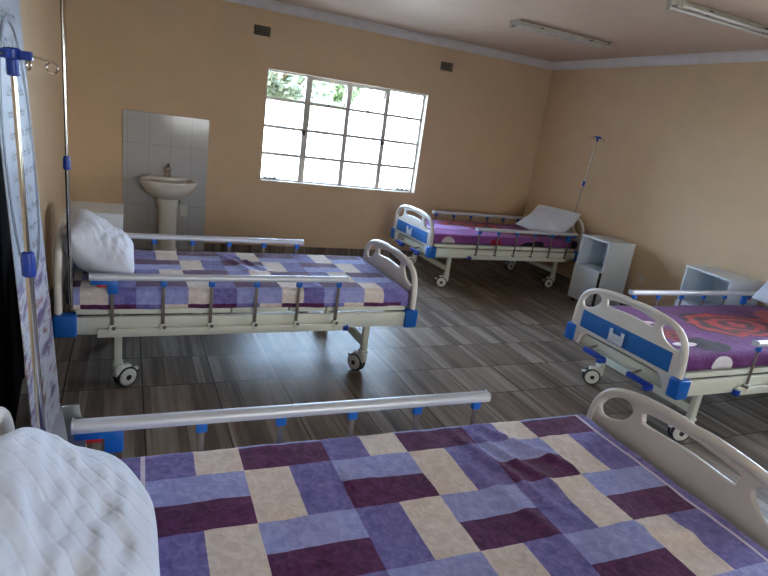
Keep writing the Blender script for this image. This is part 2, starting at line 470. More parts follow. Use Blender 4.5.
# windows (steel frames, 4 x 4 panes)
def window(name, x0, x1, z0, z1, yin, side, hoppers=(), frosted_rows=(0, 1, 2), cols=4, fine=True):
    """yin: y of inner wall face, side +1 when outdoors is +y"""
    root = empty(name, ((x0+x1)/2, yin+side*.10, z0)); root['kind'] = 'structure'
    ox, oy, oz = (x0+x1)/2, yin+side*.10, z0
    w, h = x1-x0, z1-z0
    bm = bmesh.new(); d = .016
    def bx(a0, a1, c0, c1, dd=.02): box(bm, a0-ox, a1-ox, -dd, dd, c0-oz, c1-oz, .003, 1)
    t = .022
    bx(x0, x1, z0, z0+t); bx(x0, x1, z1-t, z1); bx(x0, x0+t, z0, z1); bx(x1-t, x1, z0, z1)
    cx = [x0+w*k/cols for k in range(cols+1)]; rz = [z0+h*k/4 for k in range(5)]
    for k in range(1, cols):
        q = .034 if k == 1 else .026; bx(cx[k]-q, cx[k]+q, z0, z1, .022)
    for k in range(1, 4): bx(x0, x1, rz[k]-.016, rz[k]+.016, .014)
    bm_obj('window_frame', bm, M_FRAME, root)
    for i in range(cols):
        for j in range(4):
            if (i, j) in hoppers: continue
            bm = bmesh.new(); box(bm, cx[i]+.006-ox, cx[i+1]-.006-ox, -.002, .002, rz[j]+.006-oz, rz[j+1]-.006-oz)
            bm_obj('window_pane', bm, M_FROST if j in frosted_rows else M_GLASS, root, sm=False)
    for (i, j) in hoppers:                        # top-hung vents pushed open
        a0, a1, b0, b1 = cx[i]+.022, cx[i+1]-.022, rz[j]+.014, rz[j+1]-.02
        R = Matrix.Translation((0, 0, b1-oz)) @ Matrix.Rotation(side*radians(20), 4, 'X') @ Matrix.Translation((0, 0, -(b1-oz)))
        bm = bmesh.new()
        for q in ((a0, a1, b0, b0+.02), (a0, a1, b1-.02, b1), (a0, a0+.02, b0, b1), (a1-.02, a1, b0, b1)):
            box(bm, q[0]-ox, q[1]-ox, -.012, .012, q[2]-oz, q[3]-oz, .002, 1, rot=R)
        v = bm_obj('vent_sash', bm, M_FRAME, root)
        bm = bmesh.new(); box(bm, a0+.01-ox, a1-.01-ox, -.002, .002, b0+.01-oz, b1-.01-oz, rot=R); bm_obj('window_pane', bm, M_GLASS, v, sm=False)
        bm = bmesh.new(); box(bm, (a0+a1)/2-.012-ox, (a0+a1)/2+.012-ox, -side*.03-.02, -side*.03+.02, b0-.012-oz, b0+.006-oz, .002, 1); bm_obj('vent_stay', bm, M_BLACK, v)
    if fine:
        for (hx, s) in ((cx[1]-.015, -1), (cx[3]-.015, 1)):     # casement handles
            bm = bmesh.new(); zz = (rz[1]+rz[2])/2-oz+.12; yy = -side*.03
            tube(bm, [(hx-ox, yy, zz), (hx-ox+s*.02, yy-side*.012, zz+.005), (hx-ox+s*.06, yy-side*.015, zz-.03), (hx-ox+s*.09, yy-side*.015, zz-.08)], [.01, .008, .006, .005], 8)
            box(bm, hx-ox-.012, hx-ox+.012, yy-.01, yy+.015, zz-.03, zz+.03, .003, 1)
            bm_obj('casement_handle', bm, M_BLACK, root)
        for (sx0, sx1) in ((x0+.04, x0+.2), (x1-.24, x1-.05)):   # peg stays on the bottom rail
            bm = bmesh.new(); box(bm, sx0-ox, sx1-ox, -side*.04-.004, -side*.04+.004, t, t+.012)
            for q in range(3):
                xx = sx0+(sx1-sx0)*(q+.5)/3-ox; box(bm, xx-.006, xx+.006, -side*.045-.006, -side*.02+.006, t, t+.035, .002, 1)
            bm_obj('peg_stay', bm, M_BLACK, root)
    bm = bmesh.new()     # plastered reveal lining
    ya, yb = sorted((yin-side*.004, yin+side*.08)); g = .004
    for q in ((x0, x1, z0, z0+g), (x0, x1, z1-g, z1), (x0, x0+g, z0, z1), (x1-g, x1, z0, z1)):
        box(bm, q[0]-ox, q[1]-ox, ya-oy, yb-oy, q[2]-oz, q[3]-oz)
    bm_obj('window_sill', bm, M_SILL, root, sm=False)
    return root
window('window_1', WIN['x0'], WIN['x1'], WIN['z0'], WIN['z1'], YB, 1, hoppers=((1, 3), (2, 3)))
for k, (a0, a1) in enumerate(FRONT_WINS):
    window('window_%d' % (k+2), a0, a1, .84, 2.03, YF, -1, frosted_rows=(), cols=4, fine=False)

for k, (wx_, (a0, a1), ang_) in enumerate([(XR, w, -pi/2) for w in RIGHT_FILL_WINS]+[(XL, w, pi/2) for w in LEFT_WINS]):
    w_ = a1-a0; r = window('window_%d' % (k+3), -w_/2, w_/2, .84, 2.03, 0., 1, frosted_rows=(), cols=3, fine=False)  # side window added out of view as a fill light opening
    s_ = 1 if wx_ == XR else -1
    r.location = (wx_+s_*.10, (a0+a1)/2, .84); r.rotation_euler = (0, 0, ang_)
# air vents high on the back wall
for k, (a0, a1) in enumerate(VENTS):
    r = empty('air_vent', ((a0+a1)/2, YB, (vz0+vz1)/2)); cw, ch = (a1-a0)/2, (vz1-vz0)/2
    bm = bmesh.new(); box(bm, -cw, cw, .05, .06, -ch, ch); bm_obj('backing', bm, M_VENT, r, sm=False)
    bm = bmesh.new(); t = .006
    box(bm, -cw, cw, -.002, .012, -ch, -ch+t); box(bm, -cw, cw, -.002, .012, ch-t, ch); box(bm, -cw, -cw+t, -.002, .012, -ch, ch); box(bm, cw-t, cw, -.002, .012, -ch, ch)
    for q in range(1, 7): xx = -cw+2*cw*q/7; box(bm, xx-.003, xx+.003, 0, .01, -ch, ch)
    for q in range(1, 4): zz = -ch+2*ch*q/4; box(bm, -cw, cw, 0, .01, zz-.003, zz+.003)
    bm_obj('grid', bm, M_VENTW, r, sm=False)
    tag(r, ['small gridded air vent high on the wall above the left edge of the window',
            'small gridded air vent high on the wall, right of the window top'][k], 'vent', 'air vents on the back wall')

# ------------------------------------------------------------------ bed
BH = .4615; BL = 2.10
def board_loops(top, z0=.355):
    k = (top-.5)/(.784-.5)
    f = lambda z: z if z < .5 else .5+(z-.5)*k
    half = [(BH-.003, z0, 1), (BH-.004, .44), (BH-.006, .53), (BH-.012, .60), (BH-.026, .655), (BH-.055, .70), (BH-.10, .733), (BH-.175, .757), (BH-.31, .775)]
    R = [(p[0], f(p[1]), *p[2:]) for p in half]
    out = R+[(0, f(.784))]+[(-p[0], p[1], *p[2:]) for p in R[::-1]]
    out += [(-(BH-.10), z0, 1), (-(BH-.112), .40), (-(BH-.14), .435), (-(BH-.19), .448), (0, .450), (BH-.19, .448), (BH-.14, .435), (BH-.112, .40), (BH-.10, z0, 1)]
    hole = [(BH-.070, .69), (BH-.062, .65), (BH-.075, .622), (BH-.115, .620), (BH-.178, .646), (BH-.212, .684), (BH-.216, .712), (BH-.185, .729), (BH-.125, .720)]
    h1 = [(a, f(b)) for a, b in hole]
    h2 = [(-a, b) for a, b in h1[::-1]]
    mid = [(-.17, f(.684)), (0, f(.692)), (.17, f(.684)), (.188, f(.698)), (.192, f(.714)), (.18, f(.728)), (0, f(.743)), (-.18, f(.728)), (-.192, f(.714)), (-.188, f(.698))]
    return [out, h1, h2, mid], R
def add_board(name, parent, x, top, outward):
    loops, R = board_loops(top)
    bm = plate_bm(loops, .012, .007, lambda a, b, c: (x+c, a, b))
    P = [Vector((p[0], p[1])) for p in R]+[Vector((0, 0))]+[Vector((-p[0], p[1])) for p in R[::-1]]
    rim = smooth_loop([(p[0], p[1]) for p in R]+[(0, .5+(.784-.5)*(top-.5)/.284)]+[(-p[0], p[1]) for p in R[::-1]], 5)
    n0 = (len(R)*2)*5   # drop the closing stretch along the bottom
    pts = [Vector((x, q[0], q[1])) for q in rim[:n0+1]]
    c0 = Vector((x, 0, .6))
    pts = [p+(Vector((x, 0, p.z-.05))-p).normalized()*.016 for p in pts if p.z > .475]
    tube(bm, pts, .0195, 12)
    b = bm_obj(name, bm, M_PLAST, parent, ang=55)
    rr = [(-.372, .477, 1), (.372, .477, 1), (.368, .598, 1), (-.368, .598, 1)]
    bm = plate_bm([rr], .002, .001, lambda a, b_, c: (x+outward*.0125+c, a, b_))
    bm_obj('color_panel', bm, M_PANEL, b)
    return b

def make_bed():
    r = empty('hospital_bed')
    bm = bmesh.new()
    for s in (-1, 1):
        box(bm, .03, BL-.03, s*BH-(.03 if s > 0 else 0), s*BH+(.03 if s < 0 else 0), .36, .455, .005)
    box(bm, .04, .08, -BH+.02, BH-.02, .355, .43, .004); box(bm, BL-.08, BL-.04, -BH+.02, BH-.02, .355, .43, .004)
    box(bm, .7, .74, -BH+.02, BH-.02, .37, .42, .003); box(bm, 1.35, 1.39, -BH+.02, BH-.02, .37, .42, .003)
    bm_obj('frame', bm, M_STEELW, r)
    bm = bmesh.new()
    for x0, x1 in ((.07, .62), (.63, .86), (.87, 1.2), (1.21, 2.0)):
        box(bm, x0, x1, -BH+.025, BH-.025, .463, .499, .004)
    bm_obj('mattress_deck', bm, M_STEELW, r)
    fb = add_board('footboard', r, .02, .79, -1)
    bm = bmesh.new(); q = .045     # card holder on the panel: two uprights, a bar and a lower lip
    box(bm, -.004, .005, q-.06, q+.06, .483, .51, .002, 1); box(bm, -.004, .005, q-.06, q-.036, .483, .568, .002, 1); box(bm, -.004, .005, q+.036, q+.06, .483, .568, .002, 1)
    box(bm, .001, .005, q-.04, q+.04, .51, .54, .001, 1)
    bm_obj('card_holder', bm, M_CABW, fb)
    add_board('headboard', r, BL-.02, .885, 1)
    for x in (0., BL):
        for s in (-1, 1):
            bm = bmesh.new(); yy = s*(BH-.02)
            x0, x1 = (-.012, .08) if x == 0 else (BL-.105, BL+.004); box(bm, x0, x1, yy-.04, yy+.04, .352, .472, .012, 3)
            bm_obj('corner_bumper', bm, M_BLUE, r)
    for x in (.31, 1.80):
        bm = bmesh.new(); box(bm, x-.018, x+.018, -.39, .39, .19, .24, .004); bm_obj('leg_crossbar', bm, M_STEELW, r)
        for s in (-1, 1):
            y = s*.384
            bm = bmesh.new(); box(bm, x-.02, x+.02, y-.02, y+.02, .155, .37, .004)
            box(bm, x-.026, x+.026, y-.026, y+.026, .148, .165, .003, 1)
            bm_obj('leg', bm, M_STEELW, r)
            wx = -.046
            bm = bmesh.new()
            lathe(bm, [(.0, .152), (.026, .15), (.03, .14), (.028, .125), (.0, .122)], 20)
            RY = Matrix.Translation((wx, 0, .062)) @ Matrix.Rotation(radians(90), 4, 'X')
            lathe(bm, [(.03, -.033), (.046, -.031), (.052, -.025), (.052, .025), (.046, .031), (.03, .033)], 28, RY)
            box(bm, wx-.028, .028, -.022, .022, .075, .135, .012, 3)
            box(bm, wx-.075, wx-.03, -.012, .012, .085, .10, .004)
            c = bm_obj('caster', bm, M_CASTER, r, loc=(x, y, 0))
            bm = bmesh.new()
            for q in (-1, 1):
                RW = Matrix.Translation((wx, q*.017, .062)) @ Matrix.Rotation(radians(90), 4, 'X')
                lathe(bm, [(.052, -.009), (.059, -.008), (.062, -.003), (.062, .003), (.059, .008), (.052, .009)], 32, RW)
            bm_obj('wheel', bm, M_RUBBER, c)
            bm = bmesh.new()
            lathe(bm, [(.015, -.035), (.016, -.034), (.016, .034), (.015, .035)], 18, RY)
            bm_obj('axle_cap', bm, M_RUBBER, c)
    for yc in (-.26, .12):      # folding cranks under the foot end (bed 3 / 4 see them)
        bm = bmesh.new(); tube(bm, [(.06, yc+.09, .40), (-.03, yc+.09, .375), (-.05, yc+.09, .372)], .009, 10)
        ck = bm_obj('crank', bm, M_CHROME, r)
        bm = bmesh.new(); box(bm, -.068, -.038, yc-.085, yc+.105, .355, .388, .008); box(bm, -.095, -.035, yc-.085, yc-.05, .348, .374, .006)
        bm_obj('crank_handle', bm, M_BLUED, ck)
    for s in (-1, 1):
        y = s*(BH+.019)
        bm = bmesh.new()
        prof = [(-.018, -.016), (.018, -.016), (.022, -.008), (.021, .006), (.015, .014), (.006, .017), (-.006, .017), (-.015, .014), (-.021, .006), (-.022, -.008)]
        A = [bm.verts.new((.532, y+a, .687+b)) for a, b in prof]; B = [bm.verts.new((1.932, y+a, .687+b)) for a, b in prof]
        for k in range(len(prof)): bm.faces.new((A[k], A[(k+1) % 10], B[(k+1) % 10], B[k]))
        bm.faces.new(A); bm.faces.new(B[::-1])
        rail = bm_obj('side_rail', bm, M_ALU, r)
        for e in (.5305, 1.9335):
            bm = bmesh.new(); box(bm, e-.003, e+.003, y-.022, y+.022, .670, .704, .002, 1); bm_obj('end_cap', bm, M_ALU, rail)
        bm = bmesh.new(); yo = s*(BH+.018)
        box(bm, .50, 1.90, yo-.012, yo+.012, .352, .398, .004); bm_obj('mounting_bar', bm, M_STEELW, rail)
        for k in range(6):
            xt = .575+.251*k; xb = xt-.008
            bm = bmesh.new()
            box(bm, xt-.009, xt+.009, y-.005, y+.005, .385, .65, .002, 1)
            tube(bm, [(xb, y-.014*s, .405), (xb, y+.016*s, .405)], .011, 10)
            bm_obj('rail_post', bm, M_POST, rail)
            bm = bmesh.new(); box(bm, xt-.017, xt+.017, y-.011, y+.011, .635, .67, .004); bm_obj('post_cap', bm, M_BLUE, rail)
            bm = bmesh.new(); box(bm, xt-.016, xt+.016, y-.010, y+.012*s+.002, .375, .42, .004) if s > 0 else box(bm, xt-.016, xt+.016, y-.014, y+.010, .375, .42, .004)
            bm_obj('post_foot', bm, M_STEELW, rail)
        bm = bmesh.new()
        box(bm, 1.80, 1.93, y-.014, y+.014, .645, .672, .004); box(bm, 1.80, 1.852, y-.015, y+.015, .595, .665, .006)
        bm_obj('rail_latch', bm, M_BLUE, rail)
        bm = bmesh.new(); box(bm, 1.857, 1.90, y-.011, y+.011, .632, .647, .003); bm_obj('release_button', bm, M_RED, rail)
        bm = bmesh.new(); box(bm, .485, .52, yo-.016, yo+.016, .35, .385, .004); bm_obj('foot_stop', bm, M_BLUED, rail)
    return r

BEDS = [  # near-corner foot x, y, angle, head dir
    dict(x=1.777, y=.651, a=-.0206, d=-1),
    dict(x=1.763, y=3.150, a=.0112, d=-1),
    dict(x=2.872, y=5.053, a=.0151, d=1),
    dict(x=2.846, y=1.955, a=-.0089, d=1)]
BLAB = ['nearest hospital bed in the foreground, only its curved footboard and one rail showing',
        'hospital bed under a patchwork blanket, standing against the left wall near the sink',
        'hospital bed in the far right corner of the room, with both rails raised',
        'hospital bed at the right edge with blue footboard panel and purple rose blanket']
bed0 = make_bed(); bed_objs = []
for i, b in enumerate(BEDS):
    o = bed0 if i == 0 else copy_tree(bed0)
    cx = b['x']-sin(b['a'])*BH; cy = b['y']+cos(b['a'])*BH
    b['c'] = (cx, cy)
    o.location = (cx, cy, 0); o.rotation_euler = (0, 0, b['a']+(pi if b['d'] < 0 else 0))
    tag(o, BLAB[i], 'hospital bed', 'hospital beds in the ward'); bed_objs.append(o)

for o, b in zip(bed_objs, BEDS):      # casters swivel freely: each bed's stand differently
    random.seed(b['x'])
    for ch in o.children:
        if ch.name.startswith('caster'):
            if b['d'] > 0: a = random.uniform(-.12, .12)+(-.4 if ch.location.x < 1 else -.1)
            elif ch.location.x < 1: a = pi-1.1
            else: a = .55
            ch.rotation_euler = (0, 0, a)
# mattresses
bm = bmesh.new(); box(bm, .06, 2.05, -.425, .425, .5, .592, .03, 4); m0 = bm_obj('mattress', bm, M_NAVY)
ML = ['navy mattress edge under the blanket of the nearest bed', 'navy mattress edge showing behind the pillow of the bed near the sink',
      'navy mattress under the rose blanket of the far corner bed', 'navy mattress under the dark rose blanket of the right edge bed']
for i, b in enumerate(BEDS):
    o = m0 if i == 0 else m0.copy()
    if i: COL.objects.link(o)
    o.location = (*b['c'], 0); o.rotation_euler = (0, 0, b['a']+(pi if b['d'] < 0 else 0)); tag(o, ML[i], 'mattress', 'mattresses on the beds')

# ------------------------------------------------------------------ blankets
def blanket(name, bed, coords_a, coords_b, matfun, mats, x_edges, wr, seed, top=.606, hang=.5, half=.442):
    """coords: arc positions in world x / y. x_edges: (lo, hi) world x of the mattress ends (folds)."""
    cx, cy = bed['c']; r = .035
    ylo, yhi = cy-half, cy+half
    def fold(t, lo, hi):
        if lo+r <= t <= hi-r: return t, 0., 0
        s = 1 if t > hi-r else -1
        e = (hi-r) if s > 0 else (lo+r); d = abs(t-e); q = r*pi/2
        if d < q: th = d/r; return e+s*r*sin(th), r*(1-cos(th)), s
        return e+s*(r+.06*(d-q)), r+(d-q), s
    bm = bmesh.new(); uvl = bm.loops.layers.uv.new('UVMap'); V = []
    for a in coords_a:
        row = []
        for b in coords_b:
            px, dx, sx_ = fold(a, *x_edges); py, dy, sy_ = fold(b, ylo, yhi)
            z = top-max(dx, dy)-.35*min(dx, dy)
            fl_ = 1. if max(dx, dy) < .01 else .35
            h = wr(a, b)*fl_ + .004*fl_*noise.noise(Vector((a*7+seed, b*7, 0))) + .0025*noise.noise(Vector((a*22+seed, b*22, 3)))
            o = .010*noise.noise(Vector((a*9, b*9, seed+5)))*(1-fl_)/.65
            if dx > .02 and dy > .02: k = .5*min(dx, dy); px -= sx_*k; py -= sy_*k
            row.append(bm.verts.new((px-cx+(0 if dy < dx else 0)+o*(1 if dx > .03 else 0)*.5, py-cy+o*(1 if dy > .03 else 0)*sy_, z+max(h, -.006))))
        V.append(row)
    for i in range(len(coords_a)-1):
        for j in range(len(coords_b)-1):
            f = bm.faces.new((V[i][j], V[i+1][j], V[i+1][j+1], V[i][j+1]))
            am, bmm = (coords_a[i]+coords_a[i+1])/2, (coords_b[j]+coords_b[j+1])/2
            f.material_index = matfun(am, bmm)
            for lp, (p, q) in zip(f.loops, ((i, j), (i+1, j), (i+1, j+1), (i, j+1))): lp[uvl].uv = (coords_a[p]-cx, coords_b[q]-cy)
    o = bm_obj(name, bm, mats, None, (cx, cy, 0), (0, 0, bed['a']), ang=180)
    m = o.modifiers.new('thick', 'SOLIDIFY'); m.thickness = .006; m.offset = -1
    return o

def frange(a, b, step):
    n = max(1, round((b-a)/step)); return [a+(b-a)*k/n for k in range(n+1)]
CW, HH = .1335, .115
def patch_coords(a_lo, a_hi, b_lo, b_hi, ax0, by0, hem):
    A = set(); k = math.ceil((a_lo-ax0)/CW)
    pts = [a_lo]+[ax0+CW*q for q in range(k, k+40) if a_lo < ax0+CW*q < a_hi]+list(h for h in hem if a_lo < h < a_hi)+[a_hi]
    pts = sorted(set(round(p, 5) for p in pts)); ca = [pts[0]]
    for p, q in zip(pts, pts[1:]): ca += frange(p, q, .0167)[1:]
    k = math.ceil((b_lo-by0)/HH)
    pts = [b_lo]+[by0+HH*q for q in range(k, k+40) if b_lo < by0+HH*q < b_hi]+[b_hi]
    pts = sorted(set(round(p, 5) for p in pts)); cb = [pts[0]]
    for p, q in zip(pts, pts[1:]): cb += frange(p, q, .0165)[1:]
    return ca, cb
def patch_fun(ax0, by0, flip, hem):
    # 0 plum 1 mid 2 lavender 3 cream 4 hem
    def f(a, b):
        if hem[0] < a < hem[1] or hem[2] < a < hem[3]: return 4
        if a > hem[1] or a < hem[2]: return 1
        i = fl((a-ax0)/CW); h = fl((by0-b)/HH); P, R = i//2, h//2
        if (P+R) % 2 == 0:
            upper = (h % 2 == 0)
            return (2 if upper else 0) if not flip else (0 if upper else 2)
        left = (i % 2 == 0)
        if R % 2 == 0: return 3 if left else 1
        return 1 if left else 3
    return f
FM = [F_DARK, F_MID, F_LITE, F_CREAM, F_HEM]
hem = (1.648, 1.660, .033, .045)
def gauss_ridge(a, b, x0, y0, x1, y1, w, h):
    dx, dy = x1-x0, y1-y0; L2 = dx*dx+dy*dy; t = max(0, min(1, ((a-x0)*dx+(b-y0)*dy)/L2))
    d = hypot(a-(x0+t*dx), b-(y0+t*dy)); return h*math.exp(-(d/w)**2)*math.sin(pi*min(1, max(0.02, t*.9+.05)))
def wr1(a, b):
    s = 0
    for q in ((1.05, 1.52, 1.20, .95, .018, .013), (1.11, 1.53, 1.29, 1.02, .016, .012), (1.17, 1.55, 1.42, 1.15, .018, .012), (1.0, 1.35, 1.12, .85, .02, .008), (1.3, .95, 1.62, .8, .02, .010), (.4, 1.27, .75, 1.30, .012, .006)):
        s += gauss_ridge(a, b, *q)
    return s
def wr2(a, b):
    return gauss_ridge(a, b, .6, 3.95, .75, 3.5, .03, .016)+gauss_ridge(a, b, .66, 3.98, .85, 3.55, .02, .014)+gauss_ridge(a, b, 1.0, 3.5, 1.1, 3.2, .03, .01)
ca, cb = patch_coords(-.27, 1.80, .62-.06, 1.655, .045, 1.407, hem)
b1 = blanket('blanket', BEDS[0], ca, cb, patch_fun(.045, 1.407, False, hem), FM, (-.4, 1.72), wr1, 1.)
tag(b1, 'plum, lavender and cream patchwork fleece blanket spread over the nearest bed', 'blanket', 'patchwork fleece blankets')
hem2 = (1.647, 1.647, -.9, -.89)
ca, cb = patch_coords(-.27, 1.79, 3.075, 4.15, .045, 3.79, hem2)
b2 = blanket('blanket', BEDS[1], ca, cb, patch_fun(.045, 3.79, True, hem2), FM, (-.275, 1.70), wr2, 2.)
tag(b2, 'patchwork fleece blanket on the bed by the left wall near the sink', 'blanket', 'patchwork fleece blankets')

def rose_blanket(bed, mat, label, x0, x1, seed):
    ca = frange(x0-.09, x1, .022); cb = frange(bed['c'][1]-.442-.075, bed['c'][1]+.442+.075, .022)
    o = blanket('blanket', bed, ca, cb, lambda a, b: 0, [mat], (x0, x1+.5), lambda a, b: .006*noise.noise(Vector((a*4, b*3, seed))), seed)
    return tag(o, label, 'blanket', 'rose printed fleece blankets')
def rel(bed, lst): return [(x-bed['c'][0], y-bed['c'][1], *r) for x, y, *r in lst]
B3, B4 = BEDS[2], BEDS[3]
mr4 = rose_mat('dark_rose_fleece', lin(82, 16, 88), lin(104, 32, 112),
    rel(B4, [(3.93, 2.42, .46, .24), (3.12, 2.30, .12, .12)]),
    rel(B4, [(4.62, 2.50, .26, .2, lin(168, 70, 72)), (3.2, 1.92, .09, .058, lin(226, 222, 226)), (3.06, 2.14, .1, .03, lin(226, 214, 218)), (3.06, 2.5, .14, .03, lin(220, 190, 200))]),
    rel(B4, [(3.25, 2.12, .16, .09), (3.72, 2.56, .16, .1), (4.32, 2.2, .2, .14)]))
rose_blanket(B4, mr4, 'dark purple fleece blanket with a large red rose on the right edge bed', 2.872, 4.80, 4.)
mr3 = rose_mat('lilac_rose_fleece', lin(150, 82, 150), lin(126, 56, 128),
    rel(B3, [(3.75, 5.7, .42, .2), (4.25, 5.35, .3, .17)]),
    rel(B3, [(3.09, 4.99, .085, .075, lin(214, 208, 208)), (3.02, 5.45, .11, .07, lin(226, 222, 226)), (3.7, 5.0, .08, .06, lin(170, 30, 50)), (3.35, 5.5, .3, .12, lin(176, 130, 196))]),
    rel(B3, [(4.2, 4.99, .2, .06), (4.0, 5.55, .14, .08)]))
rose_blanket(B3, mr3, 'lilac and magenta fleece blanket with red roses on the far corner bed', 2.90, 4.78, 3.)

# ------------------------------------------------------------------ pillows
def pillow(loc, rz, L, Wd, T, th0, th1, label, seed, quilt=.0045, cell=.05, n=(110, 84), tilt=0., rnd=.12, lump=.012):
    """L along local y, Wd bends up from the bed (th0 at lower end, th1 at upper end) along local x toward -x"""
    NU, NV = n
    S = 200; path = [(0., 0.)]
    for k in range(S):
        t = (k+.5)/S; sm = t*t*(3-2*t); th = th0+(th1-th0)*sm
        path.append((path[-1][0]-cos(th)*Wd/S, path[-1][1]+sin(th)*Wd/S))
    def at(t):
        t = min(1, max(0, t)); k = t*S; i = min(S-1, int(k)); f = k-i
        x = path[i][0]*(1-f)+path[i+1][0]*f; z = path[i][1]*(1-f)+path[i+1][1]*f
        sm = t*t*(3-2*t); th = th0+(th1-th0)*sm
        return x, z, sin(th), cos(th)     # normal (sin, cos)
    bm = bmesh.new(); rows = {}
    for side in (1, -1):
        for i in range(NU+1):
            for j in range(NV+1):
                u = -cos(pi*i/NU); v = -cos(pi*j/NV)
                u = .6*u+.4*(-1+2*i/NU); v = .6*v+.4*(-1+2*j/NV)
                if side < 0 and (i in (0, NU) or j in (0, NV)): rows[(side, i, j)] = rows[(1, i, j)]; continue
                y = L/2*u*(1-.06*(1-v*v))*(1-rnd*v**4*.5); w = v*(1-.05*(1-u*u))*(1-rnd*u**4*.5)
                prof = max(0, (1-abs(u)**2.6))**.55*max(0, (1-abs(v)**2.6))**.55
                tt = T/2*prof*(1+.12*noise.noise(Vector((u*1.6+seed, v*1.6, side))))
                tt += lump*noise.noise(Vector((u*4+seed, v*4, side*3.)))*prof**.5
                p, q = (y/cell+w*Wd/2/cell)*.7, (y/cell-w*Wd/2/cell)*.7
                g = min(abs(p-round(p)), abs(q-round(q)))*2
                tt -= quilt*math.exp(-(g/.13)**2)*(prof**.3)
                x, z, nx, nz = at((w+1)/2)
                rows[(side, i, j)] = bm.verts.new((x+nx*tt*side, y, z+nz*tt*side))
    for side in (1, -1):
        for i in range(NU):
            for j in range(NV):
                q = [rows[(side, i, j)], rows[(side, i+1, j)], rows[(side, i+1, j+1)], rows[(side, i, j+1)]]
                if len(set(q)) < 3: continue
                try: bm.faces.new(q if side > 0 else q[::-1])
                except ValueError: pass
    o = bm_obj('pillow', bm, M_PILLOW, None, loc, (tilt, 0, rz), ang=180)
    return tag(o, label, 'pillow', 'white pillows at the bed heads')
pillow((.080, 1.06, .665), 0., .90, .45, .16, radians(2), radians(60), 'white diamond-quilted pillow at the bottom left corner of the photo, on the nearest bed', 1., n=(230, 130), rnd=.62, lump=.012, quilt=.0018)
pillow((.050, 3.53, .68), 0., .74, .42, .25, radians(8), radians(60), 'puffy white pillow leaning on the headboard of the bed near the sink', 2., n=(70, 50), rnd=.15)
pillow((4.44, 5.38, .66), pi+.25, .66, .5, .18, radians(15), radians(50), 'white pillow propped up at the head of the far corner bed', 3., n=(60, 44))
pillow((4.57, 2.42, .68), pi, .74, .46, .18, radians(35), radians(95), 'white pillow cut off by the right edge of the photo', 4., n=(60, 44))

# ------------------------------------------------------------------ drip stands (poles in the bed sockets)
def iv_pole(base, top, zcol, label, zfat=None, ang=0.3):
    """base/top points; lower tube thicker up to the collar; crown of four hooks"""
    b, t = Vector(base), Vector(top); d = (t-b); L = d.length; u = d.normalized()
    r = empty('drip_stand', base)
    q = Vector((0, 0, 1)).rotation_difference(u); r.rotation_mode = 'QUATERNION'; r.rotation_quaternion = q
    c = (zcol-b.z)/u.z
    bm = bmesh.new(); tube(bm, [(0, 0, 0), (0, 0, c)], .0095, 16); bm_obj('lower_tube', bm, M_CHROME, r)
    bm = bmesh.new(); tube(bm, [(0, 0, c-.02), (0, 0, L)], .0065, 14); bm_obj('upper_tube', bm, M_CHROME, r)
    bm = bmesh.new(); lathe(bm, [(.012, c-.032), (.0165, c-.028), (.0165, c+.012), (.014, c+.03), (.009, c+.034)], 20); bm_obj('collar', bm, M_BLUED, r)
    bm = bmesh.new(); lathe(bm, [(.010, L-.045), (.0135, L-.043), (.0135, L-.01), (.02, L-.006), (.02, L+.012), (.015, L+.016)], 20)
    for k in range(4):
        A = Matrix.Rotation(ang+k*pi/2, 4, 'Z'); box(bm, .0, .042, -.008, .008, L-.008, L+.012, .003, 2, rot=A)
    h = bm_obj('hook_hub', bm, M_BLUED, r)
    for k in range(4):
        A = ang+k*pi/2; ca, sa = cos(A), sin(A)
        pts = [(.035, 0), (.055, -.003), (.078, -.008)]
        for m in range(15):
            th = radians(100)-m*radians(340)/14; pts.append((.082+.012*cos(th), -.020+.012*sin(th)))
        bm = bmesh.new(); tube(bm, [(p*ca, p*sa, L+.003+z) for p, z in pts], .0024, 8); bm_obj('hook', bm, M_CHROME, h)
    return tag(r, label, 'drip stand', 'chrome drip stands fixed to the beds')
iv_pole((-.203, 1.617, .42), (-.238, 1.60, 1.665), 1.173, 'chrome drip stand with blue hook hub in front of the printed banner', ang=-.25)
iv_pole((-.256, 3.140, .50), (-.270, 3.125, 2.12), 1.247, 'chrome drip stand at the bed near the sink, its top out of frame')
iv_pole((4.965, 5.40, .42), (4.955, 5.24, 1.80), 1.263, 'slim chrome drip stand at the far corner bed, casting a shadow on the wall')

# steel plate standing at the rail end of the near bed
bm = bmesh.new(); box(bm, -.022, .022, -.005, .005, 0, .27, .002, 2)
pl = bm_obj('rail_bracket', bm, simple('dull_galvanised_steel', lin(128, 132, 128), .35, .6), bed_objs[0], (1.908, -(BH+.05), .47), (0, radians(7), 0))

